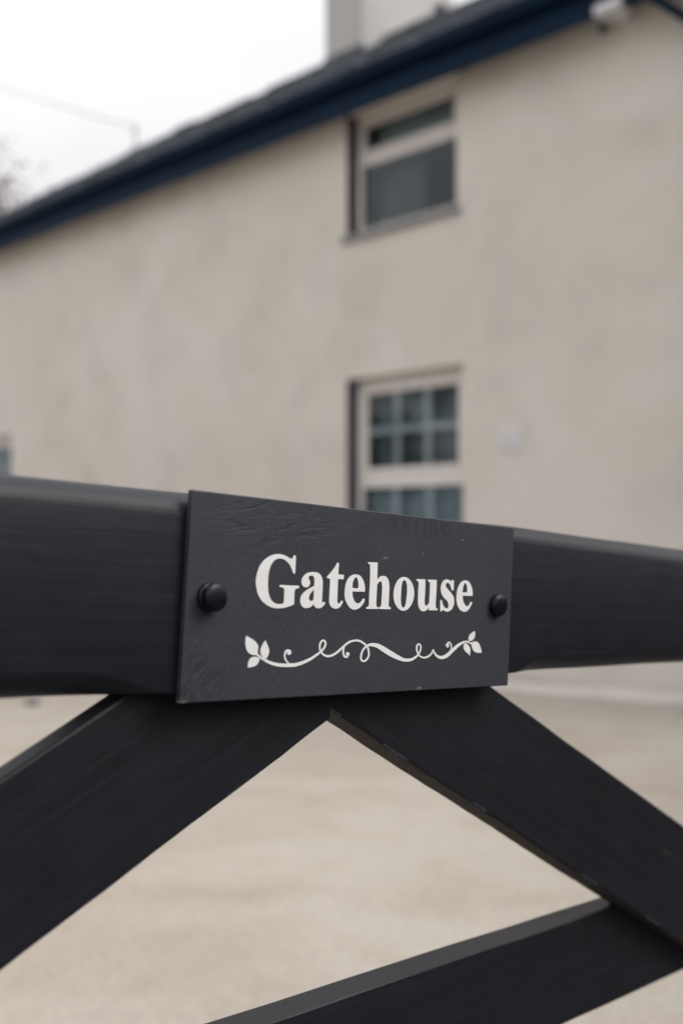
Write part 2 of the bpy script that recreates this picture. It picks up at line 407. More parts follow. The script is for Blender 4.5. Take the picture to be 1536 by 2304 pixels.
# pale kerb strip that runs along the yard just in front of the house
bm = bmesh.new()
a, b_ = Vector((1.20, 7.69)), Vector((2.275, 7.11)); d = (b_-a).normalized(); n = Vector((-d.y, d.x))
p0, p1 = a - d*1.2, a + d*5
prof = [(-.16, -.05), (-.16, .022), (-.145, .032), (.145, .032), (.16, .022), (.16, -.05)]
NS = 40; rings = []
for i in range(NS+1):
    c = p0.lerp(p1, i/NS)
    rings.append([bm.verts.new((c.x+n.x*u, c.y+n.y*u, v+(0.003*noise.noise(Vector((i*.7, u*9, v*9))) if v > 0 else 0))) for u, v in prof])
for r0, r1 in zip(rings, rings[1:]):
    for k in range(len(prof)-1): bm.faces.new((r0[k], r0[k+1], r1[k+1], r1[k]))
bm.faces.new(rings[0]); bm.faces.new(rings[-1][::-1])
tag(obj('kerb_strip', bm, M_kerb), kind='structure')
# dark stone on the gravel
bm = bmesh.new()
bmesh.ops.create_icosphere(bm, subdivisions=3, radius=.05)
for v in bm.verts:
    v.co *= 1 + .25*noise.noise(v.co*30); v.co.z *= .5
st = obj('stone', bm, M_stone, smooth=True); st.location = (-2.02, 7.01, .015)
tag(st, 'dark grey stone lying alone on the gravel beneath the left of the top rail', 'stone')

# dark asphalt lane added out of view to cut bounce light on the gate
bm = bmesh.new()
g0 = Vector((-.1014, .671)); gd = Vector((.7087, .7055)).normalized(); gn = Vector((gd.y, -gd.x))
def lanept(s, t, z=.004): p = g0 + gd*s + gn*t; return (p.x, p.y, z)
bm.faces.new([bm.verts.new(lanept(*q)) for q in ((-60, 0.05), (60, 0.05), (60, 5.2), (-60, 5.2))])
M_added_asph = simple('added_asphalt', (.050, .050, .053), .85, var=.2, scale=3, bump=.6, bscale=120, bdist=.003)
tag(obj('lane', bm, M_added_asph), kind='structure')
LETTERS = [
 [[(56.7,78.69),(56.99,82.32),(58.0,85.77),(59.57,89.26),(62.17,92.38),(65.4,94.8),(69.54,96.85),(72.94,97.64),(76.39,97.97),(80.21,97.59),(83.52,96.6),(86.24,95.65),(87.89,95.4),(88.88,96.11),(89.63,97.36),(90.55,97.9),(91.42,97.46),(91.69,96.48),(91.72,93.17),(91.75,89.42),(91.79,86.33),(91.45,85.17,1),(90.4,85.28),(89.6,86.13),(88.4,88.28),(86.42,91.04),(83.3,93.42),(80.42,94.63),(77.47,95.03),(74.88,94.74),(72.22,93.52),(70.21,91.48),(68.68,88.82),(67.77,85.54),(67.34,81.65),(67.4,78.0),(67.79,74.14),(68.54,70.94),(69.88,68.18),(71.75,66.07),(74.14,64.72),(77.08,63.98),(79.7,63.97),(81.71,64.34),(82.71,64.69,1),(82.71,67.62),(82.69,71.98),(82.65,73.83),(81.84,74.9),(80.04,75.5),(78.57,75.6),(77.96,76.02),(78.34,76.81),(79.2,77.06,1),(87.58,76.99),(95.18,77.02,1),(96.21,76.45),(95.89,75.45),(93.39,74.82),(92.28,73.57),(92.05,70.49),(92.17,66.75),(92.31,64.78,1),(91.83,64.0),(89.46,63.08),(85.98,62.13),(82.51,61.42),(79.32,61.08),(73.82,61.26),(69.73,62.26),(66.21,63.8),(62.95,65.87),(60.52,68.37),(58.62,71.3),(57.39,74.88)]],
 [[(98.21,79.52),(98.39,81.3),(99.32,83.11),(101.31,84.97),(104.26,86.42),(108.52,87.09),(112.87,86.89),(115.75,85.77),(117.46,83.81),(118.4,81.58),(118.72,78.43),(118.82,73.47),(118.81,70.09),(118.8,67.16),(119.09,66.04),(119.68,65.78),(120.58,66.34),(121.53,66.32),(122.05,65.65),(121.49,64.62),(120.16,63.36),(118.67,62.31),(115.9,61.7),(113.38,62.1),(111.76,63.19),(110.88,64.63,1),(109.27,63.37),(107.21,62.21),(103.58,61.66),(100.8,62.32),(98.86,64.05),(97.93,66.46),(98.08,68.67),(99.01,70.47),(100.98,72.52),(104.19,74.5),(107.15,75.93),(110.63,77.31,1),(110.63,79.96),(110.35,82.19),(109.68,83.73),(108.55,84.41),(106.55,84.46),(105.05,83.89),(104.65,83.09),(105.2,81.77),(106.22,80.47),(106.39,78.92),(105.52,77.33),(104.06,76.39),(102.24,76.15),(100.08,76.7),(98.77,77.99)],
  [(110.55,75.03,1),(108.86,73.52),(107.14,71.8),(106.32,70.44),(106.07,68.65),(106.69,67.33),(107.96,66.73),(109.33,66.94),(110.51,67.75,1),(110.49,71.44)]],
 [[(132.6,94.81),(131.82,94.43),(130.53,92.08),(128.15,89.46),(125.46,86.84),(122.63,84.23,1),(122.92,83.29,1),(125.89,82.99,1),(125.91,80.49),(125.91,75.95),(125.93,70.27),(126.13,66.19),(127.06,64.17),(129.09,62.51),(132.35,61.77),(135.22,62.16),(137.4,63.46),(138.9,65.21),(139.75,66.95),(139.21,67.63),(138.25,67.49),(137.2,66.21),(135.96,65.38),(134.81,65.7),(134.17,67.05),(134.01,69.34),(133.85,76.19),(133.75,83.06,1),(139.27,83.03,1),(139.53,86.27,1),(133.77,86.5,1),(133.75,89.93),(133.93,93.38),(133.59,94.52)]],
 [[(141.23,72.53),(141.36,75.8),(141.97,79.84),(143.54,82.92),(145.89,85.28),(148.69,86.65),(152.11,87.17),(155.62,86.67),(158.31,84.99),(160.33,82.51),(161.63,79.74),(162.18,77.19),(162.17,74.76,1),(149.17,74.64,1),(149.3,72.75),(150.02,70.23),(151.45,67.99),(153.37,66.51),(155.6,66.0),(157.76,66.61),(159.49,68.17),(160.57,69.48),(161.78,69.63),(162.51,68.76),(161.79,66.95),(159.73,64.61),(157.29,62.78),(154.44,61.66),(151.18,61.45),(147.85,62.48),(144.81,64.82),(142.63,67.79),(141.57,70.27)],
  [(148.99,77.17,1),(148.88,79.82),(149.53,82.38),(150.84,84.45),(152.26,85.02),(153.38,84.55),(154.44,82.55),(155.15,80.29),(155.16,78.5),(155.12,76.98,1)]],
 [[(164.16,96.74,1),(174.5,97.03,1),(174.73,91.07),(174.96,83.94,1),(176.28,85.16),(178.46,86.67),(181.49,87.23),(184.21,86.89),(186.65,85.15),(187.98,82.71),(188.66,78.54),(188.71,73.3),(188.8,68.06),(188.79,65.44),(189.65,64.28),(191.17,63.6),(191.14,62.4,1),(178.44,62.33,1),(178.35,63.55),(180.21,64.23),(180.68,65.8),(180.81,70.48),(180.86,76.99),(180.39,80.88),(179.71,82.42),(178.51,83.16),(176.86,82.32),(175.08,80.57,1),(175.05,75.52),(175.04,69.05),(175.18,65.43),(175.85,64.02),(177.33,63.53),(177.48,62.37,1),(164.71,62.2,1),(164.65,63.17),(166.82,64.11),(167.26,65.78),(167.15,72.72),(167.17,80.44),(167.01,88.16),(166.46,94.32),(165.77,95.19),(164.31,95.76)]],
 [[(193.79,73.23),(194.05,77.34),(195.41,81.01),(197.72,84.24),(200.84,86.42),(204.61,87.29),(208.51,86.83),(212.35,84.77),(215.17,81.67),(216.71,78.27),(217.29,75.34),(217.0,71.39),(215.4,67.42),(212.3,63.93),(208.74,62.03),(205.11,61.49),(201.78,62.16),(198.38,64.16),(195.65,67.24),(194.37,70.11)],
  [(202.18,74.91),(202.27,78.81),(202.75,82.47),(203.73,84.21),(205.14,84.95),(206.84,84.32),(208.06,82.66),(208.79,79.99),(209.06,76.08),(208.81,71.68),(208.35,67.76),(207.76,65.55),(206.76,64.19),(205.31,63.92),(203.79,64.75),(202.73,66.91),(202.2,70.3)]],
 [[(219.72,86.27,1),(229.95,86.45,1),(230.05,82.17),(230.21,75.95),(230.06,70.97),(230.28,67.74),(230.94,66.51),(232.32,65.79),(234.01,66.32),(235.8,68.35,1),(235.93,74.86),(235.89,81.11),(235.42,84.1),(234.87,84.7),(233.52,84.78),(232.84,86.31,1),(243.57,86.52,1),(243.85,80.11),(243.66,72.55),(243.62,67.52),(243.87,65.01),(244.63,64.14),(246.23,63.67,1),(246.23,62.53,1),(235.75,62.36,1),(235.75,65.11,1),(234.22,63.33),(232.01,62.05),(228.99,61.45),(225.9,62.2),(223.88,64.14),(222.77,66.59),(222.22,70.78),(222.06,76.95),(222.21,81.9),(221.75,84.12),(220.39,84.69),(219.4,85.52)]],
 [[(249.15,79.51),(249.47,82.01),(250.74,84.75),(252.89,86.48),(256.42,87.34),(259.74,86.84),(261.43,86.17),(262.41,86.31),(263.36,87.03),(264.34,87.15),(265.01,86.09),(265.15,82.52),(265.17,79.79),(264.44,78.41,1),(263.25,78.9),(262.14,80.54),(261.01,82.6),(259.27,84.0),(257.41,84.88),(255.66,84.09),(255.1,82.82),(255.52,81.37),(257.59,79.77),(260.68,77.78),(264.16,75.15),(266.0,72.48),(266.51,69.76),(266.05,66.82),(264.25,64.06),(261.73,62.35),(258.5,61.61),(255.53,62.04),(252.88,62.83),(252.08,62.71),(251.49,61.87),(249.71,61.85,1),(249.4,66.49),(249.32,70.0),(250.24,70.75),(251.25,70.15),(252.2,67.99),(253.64,65.95),(255.35,64.74),(257.67,64.26),(259.43,64.81),(259.79,66.7),(259.0,68.76),(257.23,70.6),(254.19,72.19),(251.44,74.4),(249.82,76.84)]],
 [[(269.28,73.19),(269.4,76.35),(270.46,80.38),(272.27,83.39),(274.8,85.8),(277.75,87.07),(280.79,87.39),(283.9,86.76),(286.81,84.3),(288.91,81.16),(290.06,76.92),(289.85,74.98,1),(277.05,74.97,1),(277.25,73.39),(278.01,70.65),(279.69,68.36),(281.84,66.71),(283.57,66.32),(285.25,66.77),(286.86,68.3),(287.79,69.7),(288.98,69.94),(289.82,69.21),(288.64,67.27),(286.41,64.67),(283.81,62.71),(281.14,61.92),(277.74,62.19),(274.28,63.61),(271.78,65.88),(270.26,68.59),(269.42,71.09)],
  [(276.7,77.61,1),(276.8,80.15),(277.68,83.14),(278.92,84.88),(280.08,85.18),(281.5,84.33),(282.48,82.45),(282.81,80.12),(282.8,77.67,1)]],
]
STROKES = [
 [(60.98,30.49,0.69,0.52),(63.56,28.6,0.89,0.67),(66.75,26.93,1.0,0.76),(70.58,25.24,1.24,0.93),(74.72,23.88,1.41,1.05),(79.51,22.86,1.5,1.12),(85.9,22.26,1.6,1.18),(92.32,22.26,1.7,1.25),(96.66,22.41,1.63,1.2),(101.83,23.39,1.52,1.11),(106.7,24.75,1.41,1.03),(111.58,26.49,1.21,0.87),(115.81,28.62,1.1,0.79),(120.05,31.01,0.94,0.67),(122.33,32.7,0.94,0.67),(124.21,35.14,0.95,0.68),(124.57,37.35,0.95,0.68),(123.45,38.7,0.95,0.68),(121.87,39.13,0.86,0.61),(120.23,38.1,0.89,0.64),(119.03,35.91,0.89,0.64),(119.18,33.7,0.85,0.61),(120.38,31.25,0.85,0.61),(122.56,29.39,0.94,0.67),(125.05,28.25,1.03,0.74),(127.83,27.92,1.13,0.8),(131.95,28.53,1.13,0.8),(136.03,30.21,1.05,0.75),(139.75,32.54,1.03,0.72),(142.86,34.63,0.98,0.69),(146.28,36.74,1.04,0.73),(149.78,38.18,1.05,0.73),(154.07,38.92,1.0,0.69),(158.09,38.83,1.06,0.74),(162.22,37.55,1.01,0.7),(166.06,35.49,0.97,0.66),(168.04,33.81,0.93,0.64),(169.35,30.99,0.93,0.64),(169.73,28.17,0.93,0.64),(168.6,25.76,0.93,0.64),(166.48,24.13,0.93,0.64),(164.11,23.71,0.92,0.64),(161.99,24.97,0.92,0.64),(161.46,27.26,0.92,0.64),(162.19,30.05,0.92,0.64),(163.69,32.32,0.92,0.64),(166.14,34.34,1.02,0.7),(168.67,35.34,1.27,0.87),(172.01,35.78,1.69,1.16),(175.41,35.56,2.08,1.42),(178.86,34.89,2.37,1.61),(182.77,33.44,2.68,1.81),(187.83,31.32,2.89,1.95),(193.01,29.18,2.92,1.96),(198.23,27.23,2.71,1.81),(203.87,25.36,2.28,1.52),(208.73,24.1,1.9,1.26),(213.17,23.68,1.71,1.13),(217.18,23.97,1.52,1.0),(221.16,25.24,1.22,0.8),(225.1,27.46,0.86,0.56),(227.0,29.86,0.83,0.54),(228.05,32.54,0.83,0.54),(227.69,34.69,0.83,0.54),(225.76,35.92,0.86,0.56),(223.77,34.85,0.92,0.6),(223.11,32.58,0.92,0.6),(223.89,30.16,0.86,0.56),(225.7,27.72,0.82,0.54),(228.49,26.13,0.93,0.61),(232.27,25.35,1.0,0.65),(236.41,25.83,1.01,0.65),(239.67,27.28,0.88,0.57),(241.12,28.29,0.8,0.52),(242.27,29.91,0.68,0.44),(243.3,31.67,0.47,0.3)],
 [(243.21,31.67,0.47,0.3),(244.18,29.89,0.81,0.52),(245.8,27.96,1.11,0.71),(248.47,26.29,1.39,0.89),(251.97,25.28,1.83,1.17),(255.42,25.23,2.05,1.31),(259.25,26.14,2.18,1.38),(263.05,28.03,2.19,1.39),(266.84,30.49,2.09,1.32),(271.09,32.95,1.89,1.19),(275.39,35.16,1.56,0.98),(279.77,36.82,1.31,0.82),(284.24,37.59,1.13,0.71),(287.91,37.07,1.03,0.64),(291.19,35.92,0.92,0.57)],
 [(90.31,23.36,0.64,0.48),(88.26,24.94,0.72,0.53),(86.69,26.86,0.8,0.59),(86.12,29.0,0.8,0.59),(86.7,31.13,0.8,0.59),(88.05,32.42,0.8,0.59),(89.65,32.52,0.64,0.48)],
 [(143.57,34.75,0.62,0.44),(142.94,32.51,0.8,0.56),(142.81,30.26,0.89,0.62),(143.49,28.26,0.89,0.63),(144.99,27.11,0.93,0.65),(146.77,27.21,1.04,0.73),(147.78,28.2,0.9,0.63)],
 [(265.44,31.61,0.7,0.44),(265.38,33.83,0.84,0.53),(264.5,35.78,0.83,0.53),(262.43,37.12,0.83,0.53),(260.51,36.5,0.79,0.5)],
]
LEAVES = [
 [(51.3,42.4,1),(55.09,40.67),(58.24,39.05),(60.82,36.96),(61.88,34.87),(61.59,32.56),(61.59,30.48),(61.05,29.56,1),(58.31,29.59),(54.93,30.44),(52.38,32.42),(50.99,35.18),(50.49,37.93),(50.57,40.91)],
 [(67.87,39.25,1),(68.8,37.85),(70.48,35.27),(71.61,32.46),(71.19,29.66),(69.52,27.01,1),(67.98,26.91),(66.03,28.34),(64.33,30.68),(64.01,33.0),(64.92,35.31),(66.3,37.4)],
 [(53.72,21.35,1),(53.75,23.92),(54.77,26.43),(56.91,28.0),(59.9,28.54),(62.39,27.92),(63.68,26.98,1),(62.62,24.68),(61.22,22.97),(58.85,22.1),(55.87,21.59)],
 [(294.65,46.09,1),(295.51,43.59),(294.76,41.02),(291.93,38.61),(287.38,38.14,1),(287.15,40.18),(288.44,42.73),(291.51,44.72)],
 [(290.96,35.92,1),(293.39,37.33),(297.99,37.59),(300.9,35.87),(303.44,32.7),(305.23,28.33,1),(301.87,28.28),(296.72,28.91),(293.85,30.5),(292.09,32.79),(291.37,34.64)],
 [(281.83,36.39,1),(284.8,35.95),(288.12,33.95),(289.64,31.68),(289.93,28.84),(289.48,26.02,1),(287.65,27.45),(283.88,29.47),(281.46,31.75),(281.09,34.0)],
 [(91.92,31.07),(91.61,29.98),(90.66,29.32),(89.42,29.34),(88.38,30.02),(87.92,31.11),(88.22,32.2),(89.17,32.86),(90.41,32.85),(91.46,32.17)],
 [(149.15,29.19),(148.86,28.36),(148.0,27.86),(146.89,27.88),(145.96,28.4),(145.56,29.23),(145.84,30.05),(146.7,30.55),(147.81,30.54),(148.75,30.02)],
 [(262.25,34.69),(261.97,33.71),(261.09,33.11),(259.96,33.12),(259.0,33.73),(258.59,34.71),(258.87,35.68),(259.74,36.28),(260.87,36.27),(261.83,35.67)],
]

# ------------------------------------------------------------------ house
D = 6.821
XH = Vector((0.70404, -0.71016, 0)); YH = Vector((0.71016, 0.70404, 0))
house = empty('farmhouse', 'two storey cream rendered house with navy eaves and a pale chimney, behind the gate', 'house')
house.location = YH * D
house.rotation_euler = (0, 0, math.atan2(XH.y, XH.x))

XL, XR, DEPTH, ZT = -19.0, -0.9, 7.0, 5.02
OPEN = [(-6.812, -5.473, .82, 2.503), (-6.812, -5.535, 3.762, 4.905), (-14.30, -13.06, .82, 2.40)]
TH = .30
bm = bmesh.new()
xs = sorted({XL, XR} | {o[0] for o in OPEN} | {o[1] for o in OPEN})
xs2 = []
for a, b_ in zip(xs, xs[1:]):
    k = max(1, int((b_-a)/.6)); xs2 += [a+(b_-a)*i/k for i in range(k)]
xs = xs2 + [XR]
zs = sorted({-.1, ZT} | {o[2] for o in OPEN} | {o[3] for o in OPEN} | {1.6, 3.2})
def inside(x, z): return any(o[0] < x < o[1] and o[2] < z < o[3] for o in OPEN)
for yy in (0, TH):
    V = {}
    for x0, x1 in zip(xs, xs[1:]):
        for z0, z1 in zip(zs, zs[1:]):
            if inside((x0+x1)/2, (z0+z1)/2): continue
            q = []
            for x, z in ((x0, z0), (x1, z0), (x1, z1), (x0, z1)):
                k = (x, z)
                if k not in V: V[k] = bm.verts.new((x, yy, z))
                q.append(V[k])
            bm.faces.new(q)
def quad(bm, *ps):
    return bm.faces.new([bm.verts.new(p) for p in ps])
for x0, x1, z0, z1 in OPEN:           # head and right jamb and bed of each opening
    quad(bm, (x0, 0, z1), (x1, 0, z1), (x1, TH, z1), (x0, TH, z1))
    quad(bm, (x1, 0, z0), (x1, TH, z0), (x1, TH, z1), (x1, 0, z1))
    quad(bm, (x0, 0, z0), (x1, 0, z0), (x1, TH, z0), (x0, TH, z0))
    quad(bm, (x0, 0, z0), (x0, TH, z0), (x0, TH, z1), (x0, 0, z1))
quad(bm, (XL, 0, -.1), (XL, DEPTH, -.1), (XL, DEPTH, ZT), (XL, 0, ZT))
quad(bm, (XR, 0, -.1), (XR, DEPTH, -.1), (XR, DEPTH, ZT), (XR, 0, ZT))
quad(bm, (XL, DEPTH, -.1), (XR, DEPTH, -.1), (XR, DEPTH, ZT), (XL, DEPTH, ZT))
obj('wall', bm, M_wall, house)

# roof: overlapping slates, hipped at both ends
EY, EZ, RY, RZ = -.28, 5.10, 3.5, 7.62
run, rise = RY-EY, RZ-EZ
slope_len = math.hypot(run, rise)
rng = random.Random(4)
bm = bmesh.new()
HXL, HXR = -19.3, -.6
hip = 3.8
v = [bm.verts.new(p) for p in ((HXL, EY, EZ-.03), (HXR, EY, EZ-.03), (HXR-hip, RY, RZ-.03), (HXL+hip, RY, RZ-.03),
                               (HXL, DEPTH+.28, EZ-.03), (HXR, DEPTH+.28, EZ-.03))]
for f in ((0,1,2,3), (5,4,3,2), (4,0,3), (1,5,2), (0,4,5,1)): bm.faces.new([v[i] for i in f])
NC = 15
for c in range(NC):
    t0, t1 = c/NC, (c+1.12)/NC
    t1 = min(t1, 1.0)
    xa, xb = HXL + hip*t0 + .02, HXR - hip*t0 - .02
    x = xa - rng.uniform(0, .2)
    while x < xb:
        wd = rng.uniform(.24, .42)
        x0, x1 = max(x, xa), min(x+wd-.008, xb)
        if x1 - x0 > .05:
            h = .022 + rng.uniform(0, .03); t = .016 + rng.uniform(0, .02)
            y0, z0 = EY+run*t0-.01, EZ+rise*t0; y1, z1 = EY+run*t1, EZ+rise*t1
            s = rng.uniform(-.01, .01)
            # a thin slab, thick at its lower end
            pts = [(x0, y0+s, z0+h), (x1, y0+s, z0+h), (x1, y1, z1+.006), (x0, y1, z1+.006),
                   (x0, y0+s, z0+h-t), (x1, y0+s, z0+h-t), (x1, y1, z1-.01), (x0, y1, z1-.01)]
            q = [bm.verts.new(p) for p in pts]
            for f in ((0,1,2,3), (7,6,5,4), (0,4,5,1), (1,5,6,2), (3,7,4,0)): bm.faces.new([q[i] for i in f])
        x += wd
roof = obj('roof', bm, M_slate, house)
x = HXL + hip - .05
rbm = bmesh.new()
while x < HXR-hip:
    wd = .46; r = .085 + rng.uniform(-.01, .014); dz = rng.uniform(-.012, .018)
    n = 8; A, Bb = [], []
    for k in range(n+1):
        a_ = math.pi*k/n
        A.append(rbm.verts.new((x, RY-1.35*r*math.cos(a_), RZ-.035+dz+r*math.sin(a_))))
        Bb.append(rbm.verts.new((x+wd-.012, RY-1.35*r*math.cos(a_), RZ-.035+dz+rng.uniform(-.003, .006)+r*math.sin(a_))))
    for k in range(n): rbm.faces.new((A[k], A[k+1], Bb[k+1], Bb[k]))
    rbm.faces.new(A[::-1]); rbm.faces.new(Bb)
    x += wd
# a lump of mortar and moss on the ridge beside the chimney
c0 = Vector((-8.62, RY-.02, RZ+.09))
ret = bmesh.ops.create_icosphere(rbm, subdivisions=2, radius=.085, matrix=Matrix.Translation(c0))
obj('ridge_tiles', rbm, M_slate, roof, smooth=False)

# chimney
chim = None
bm = bmesh.new()
CX0, CX1, CY0, CY1 = -10.22, -9.52, 3.0, 4.87
box(bm, CX0, CX1, CY0, CY1, 6.6, 9.35)
box(bm, CX0-.05, CX1+.05, CY0-.05, CY1+.05, 9.35, 9.47)
box(bm, CX0-.09, CX1+.09, CY0-.09, CY1+.09, 9.47, 9.60)
chim = obj('chimney', bm, M_chim, roof, bevel=.015)
# (pots are outside the picture; they are kept as one mesh with the stack)
bm = bmesh.new(); 
for yy in (3.4, 3.95, 4.5):
    tube(bm, [((CX0+CX1)/2, yy, 9.58), ((CX0+CX1)/2, yy, 9.66), ((CX0+CX1)/2, yy, 9.95), ((CX0+CX1)/2, yy, 10.0)], [.15, .13, .11, .13], 16)
obj('chimney_pots', bm, M_pot, roof, smooth=True)
bm = bmesh.new()
quadpts = [(CX0-.03, CX1+.03, CY0-.05, CY0-.003, 7.15, 7.40)]
box(bm, CX0-.02, CX1+.02, CY0-.02, CY0-.003, 7.18, 7.42)
obj('flashing', bm, M_slate, roof)

# eaves: fascia, soffit, gutter with brackets
bm = bmesh.new()
box(bm, HXL+.05, HXR-.05, -.25, -.225, 4.78, 5.08)
box(bm, HXL+.06, HXR-.06, -.2245, .0, 4.925, 4.945)
obj('fascia', bm, M_navy, house, bevel=.004)
bm = bmesh.new()
prof = []
for k in range(13):
    a_ = math.pi*k/12; prof.append((-.312-.058*math.cos(a_), 5.06-.058*math.sin(a_)*1.35))
prof = [(-.376, 5.066)] + prof + [(-.252, 5.072)]
inner = [(y, z+.006) for y, z in prof]
nseg = 14; rings = []
for i in range(nseg+1):
    x = HXL+.02 + (HXR-HXL-.04)*i/nseg; sag = .006*math.sin(i*2.1)
    rings.append([bm.verts.new((x, y, z+sag)) for y, z in prof+inner[::-1]])
for r0, r1 in zip(rings, rings[1:]):
    n = len(r0)
    for k in range(n): bm.faces.new((r0[k], r0[(k+1) % n], r1[(k+1) % n], r1[k]))
bm.faces.new(rings[0]); bm.faces.new(rings[-1][::-1])
gut = obj('gutter', bm, M_navy, house, smooth=False)
# downpipe with a swan neck at the right end of the picture
bm = bmesh.new()
tube(bm, [(-3.70, -.31, 5.0), (-3.70, -.31, 4.86), (-3.66, -.28, 4.80), (-3.44, -.12, 4.60), (-3.40, -.085, 4.55), (-3.40, -.085, .12), (-3.40, -.14, .05)], .036, 14)
for z in (4.5, 3.2, 1.9, .6): tube(bm, [(-3.40, -.085, z-.03), (-3.40, -.085, z+.03)], .045, 14)
obj('downpipe', bm, M_navy, house, smooth=True)

# windows --------------------------------------------------------------
def frame_bars(bm, x0, x1, z0, z1, wd, y0, y1, wt=None):
    wt = wt or wd
    box(bm, x0, x0+wd, y0, y1, z0, z1); box(bm, x1-wd, x1, y0, y1, z0, z1)
    box(bm, x0+wd, x1-wd, y0, y1, z1-wt, z1); box(bm, x0+wd, x1-wd, y0, y1, z0, z0+wd)

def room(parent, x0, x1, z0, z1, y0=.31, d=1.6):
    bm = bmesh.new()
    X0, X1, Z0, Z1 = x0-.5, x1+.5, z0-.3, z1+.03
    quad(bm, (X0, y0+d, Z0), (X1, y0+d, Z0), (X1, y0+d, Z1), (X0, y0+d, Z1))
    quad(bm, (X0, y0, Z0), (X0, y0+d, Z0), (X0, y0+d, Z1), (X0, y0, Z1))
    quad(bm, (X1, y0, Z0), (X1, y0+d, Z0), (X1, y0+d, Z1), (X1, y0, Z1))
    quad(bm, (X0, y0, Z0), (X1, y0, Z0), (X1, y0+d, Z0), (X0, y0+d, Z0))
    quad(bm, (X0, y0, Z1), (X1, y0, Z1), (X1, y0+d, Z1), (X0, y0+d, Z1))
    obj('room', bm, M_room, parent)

def reveal(parent, x0, z0, z1):
    bm = bmesh.new(); box(bm, x0+.001, x0+.014, .002, .119, z0+.002, z1-.002)
    obj('reveal', bm, M_reveal, parent)

def pane(parent, x0, x1, z0, z1, y=.165):
    me = bpy.data.meshes.new('pane')              # single sheet, its normal turned outdoors
    me.from_pydata([(x0, y, z0), (x1, y, z0), (x1, y, z1), (x0, y, z1)], [], [(0, 1, 2, 3)])
    me.materials.append(M_glass); o = link(bpy.data.objects.new('pane', me)); o.parent = parent

def window_lower(x0, x1, zb, zt):
    bm = bmesh.new()
    a, b_ = x0+.015, x1-.002
    frame_bars(bm, a, b_, zb+.04, zt-.003, .075, .12, .19)
    box(bm, a+.075, b_-.075, .121, .189, 1.52, 1.63)
    wn = obj('window', bm, M_frame, house, bevel=.004)
    s = bmesh.new()
    ix0, ix1 = a+.075, b_-.075
    frame_bars(s, ix0+.001, ix1-.001, 1.631, zt-.079, .062, .112, .178)
    obj('sash', s, M_frame, wn, bevel=.006)
    pane(wn, ix0+.05, ix1-.05, 1.68, zt-.13, .120); pane(wn, ix0, ix1, zb+.1, 1.525, .128)
    g = bmesh.new()
    u0, u1 = ix0+.063, ix1-.063
    for k in (1, 2):
        xx = u0+(u1-u0)*k/3; box(g, xx-.034, xx+.034, .126, .142, 1.68, zt-.135)
        xx = ix0+(ix1-ix0)*k/3; box(g, xx-.034, xx+.034, .134, .150, zb+.11, 1.522)
    zz = (1.692+zt-.14)/2; box(g, u0, u1, .1275, .1405, zz-.033, zz+.033)
    box(g, ix0, ix1, .1355, .1485, 1.14, 1.20)
    obj('glazing_bars', g, M_bar, wn)
    s = bmesh.new(); box(s, x0-.04, x1+.04, -.045, .20, zb-.03, zb+.038); obj('sill', s, M_sill, wn, bevel=.006)
    reveal(wn, x0, zb+.04, zt)
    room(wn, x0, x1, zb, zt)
    return wn
def wavy_sheet(parent, name, mat, x0, x1, z0, z1, y, amp=.015, n=48):
    cb = bmesh.new(); A, Bb = [], []
    for i in range(n+1):
        xx = x0+(x1-x0)*i/n; yy = y+amp*math.sin(i*1.1)+amp*.5*math.sin(i*2.7)
        A.append(cb.verts.new((xx, yy, z0))); Bb.append(cb.verts.new((xx, yy, z1)))
    for i in range(n): cb.faces.new((A[i], A[i+1], Bb[i+1], Bb[i]))
    obj(name, cb, mat, parent, smooth=True)
wl = window_lower(*OPEN[0])
wavy_sheet(wl, 'pane_backing', M_back_grey, -6.80, -5.48, 1.56, 2.52, .27)  # added sheet, lifts the dark upper panes
wavy_sheet(wl, 'lower_pane_backing', M_back_blue, -6.80, -5.48, .80, 1.56, .25)  # added sheet, lifts the lower panes further
wl['label'] = 'ground floor window of small panes divided by pale glazing bars, right above the house sign'
w3 = window_lower(*OPEN[2])
wavy_sheet(w3, 'pane_backing', M_back_blue, -14.29, -13.07, .80, 2.4, .26)
w3['label'] = 'ground floor window at the far end of the house, only its edge in the picture'

x0, x1, zb, zt = OPEN[1]
bm = bmesh.new(); a, b_ = x0+.015, x1-.002
frame_bars(bm, a, b_, zb+.04, zt-.003, .07, .12, .19)
box(bm, a+.07, b_-.07, .121, .189, 4.44, 4.53)
wu = obj('window', bm, M_frame, house, bevel=.004)
wu['label'] = 'upper floor window tucked under the eaves, with a narrow top light over one plain pane'
s = bmesh.new(); frame_bars(s, a+.071, b_-.071, 4.531, zt-.074, .045, .112, .178); obj('sash', s, M_frame, wu, bevel=.006)
pane(wu, a+.09, b_-.09, 4.55, zt-.10, .120); pane(wu, a+.07, b_-.07, zb+.1, 4.445, .128)
s = bmesh.new(); box(s, x0-.05, x1+.04, -.035, .20, zb-.02, zb+.038); obj('sill', s, M_sill, wu, bevel=.006)
reveal(wu, x0, zb+.04, zt)
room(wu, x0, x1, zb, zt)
cb = bmesh.new()                       # a curtain drawn over the left half, in folds
n = 60; A, Bb = [], []
for i in range(n+1):
    xx = x0+.02+.62*i/n; yy = .36+.022*math.sin(i*.9)+.01*math.sin(i*2.3)
    A.append(cb.verts.new((xx, yy, zb-.1))); Bb.append(cb.verts.new((xx, yy, zt+.02)))
for i in range(n): cb.faces.new((A[i], A[i+1], Bb[i+1], Bb[i]))
obj('curtain', cb, M_curtain, wu, smooth=True)
wavy_sheet(wu, 'top_pane_backing', M_back_pale, -6.75, -5.56, 4.5, 4.93, .33, .004)  # added sheet, keeps the top light from going black
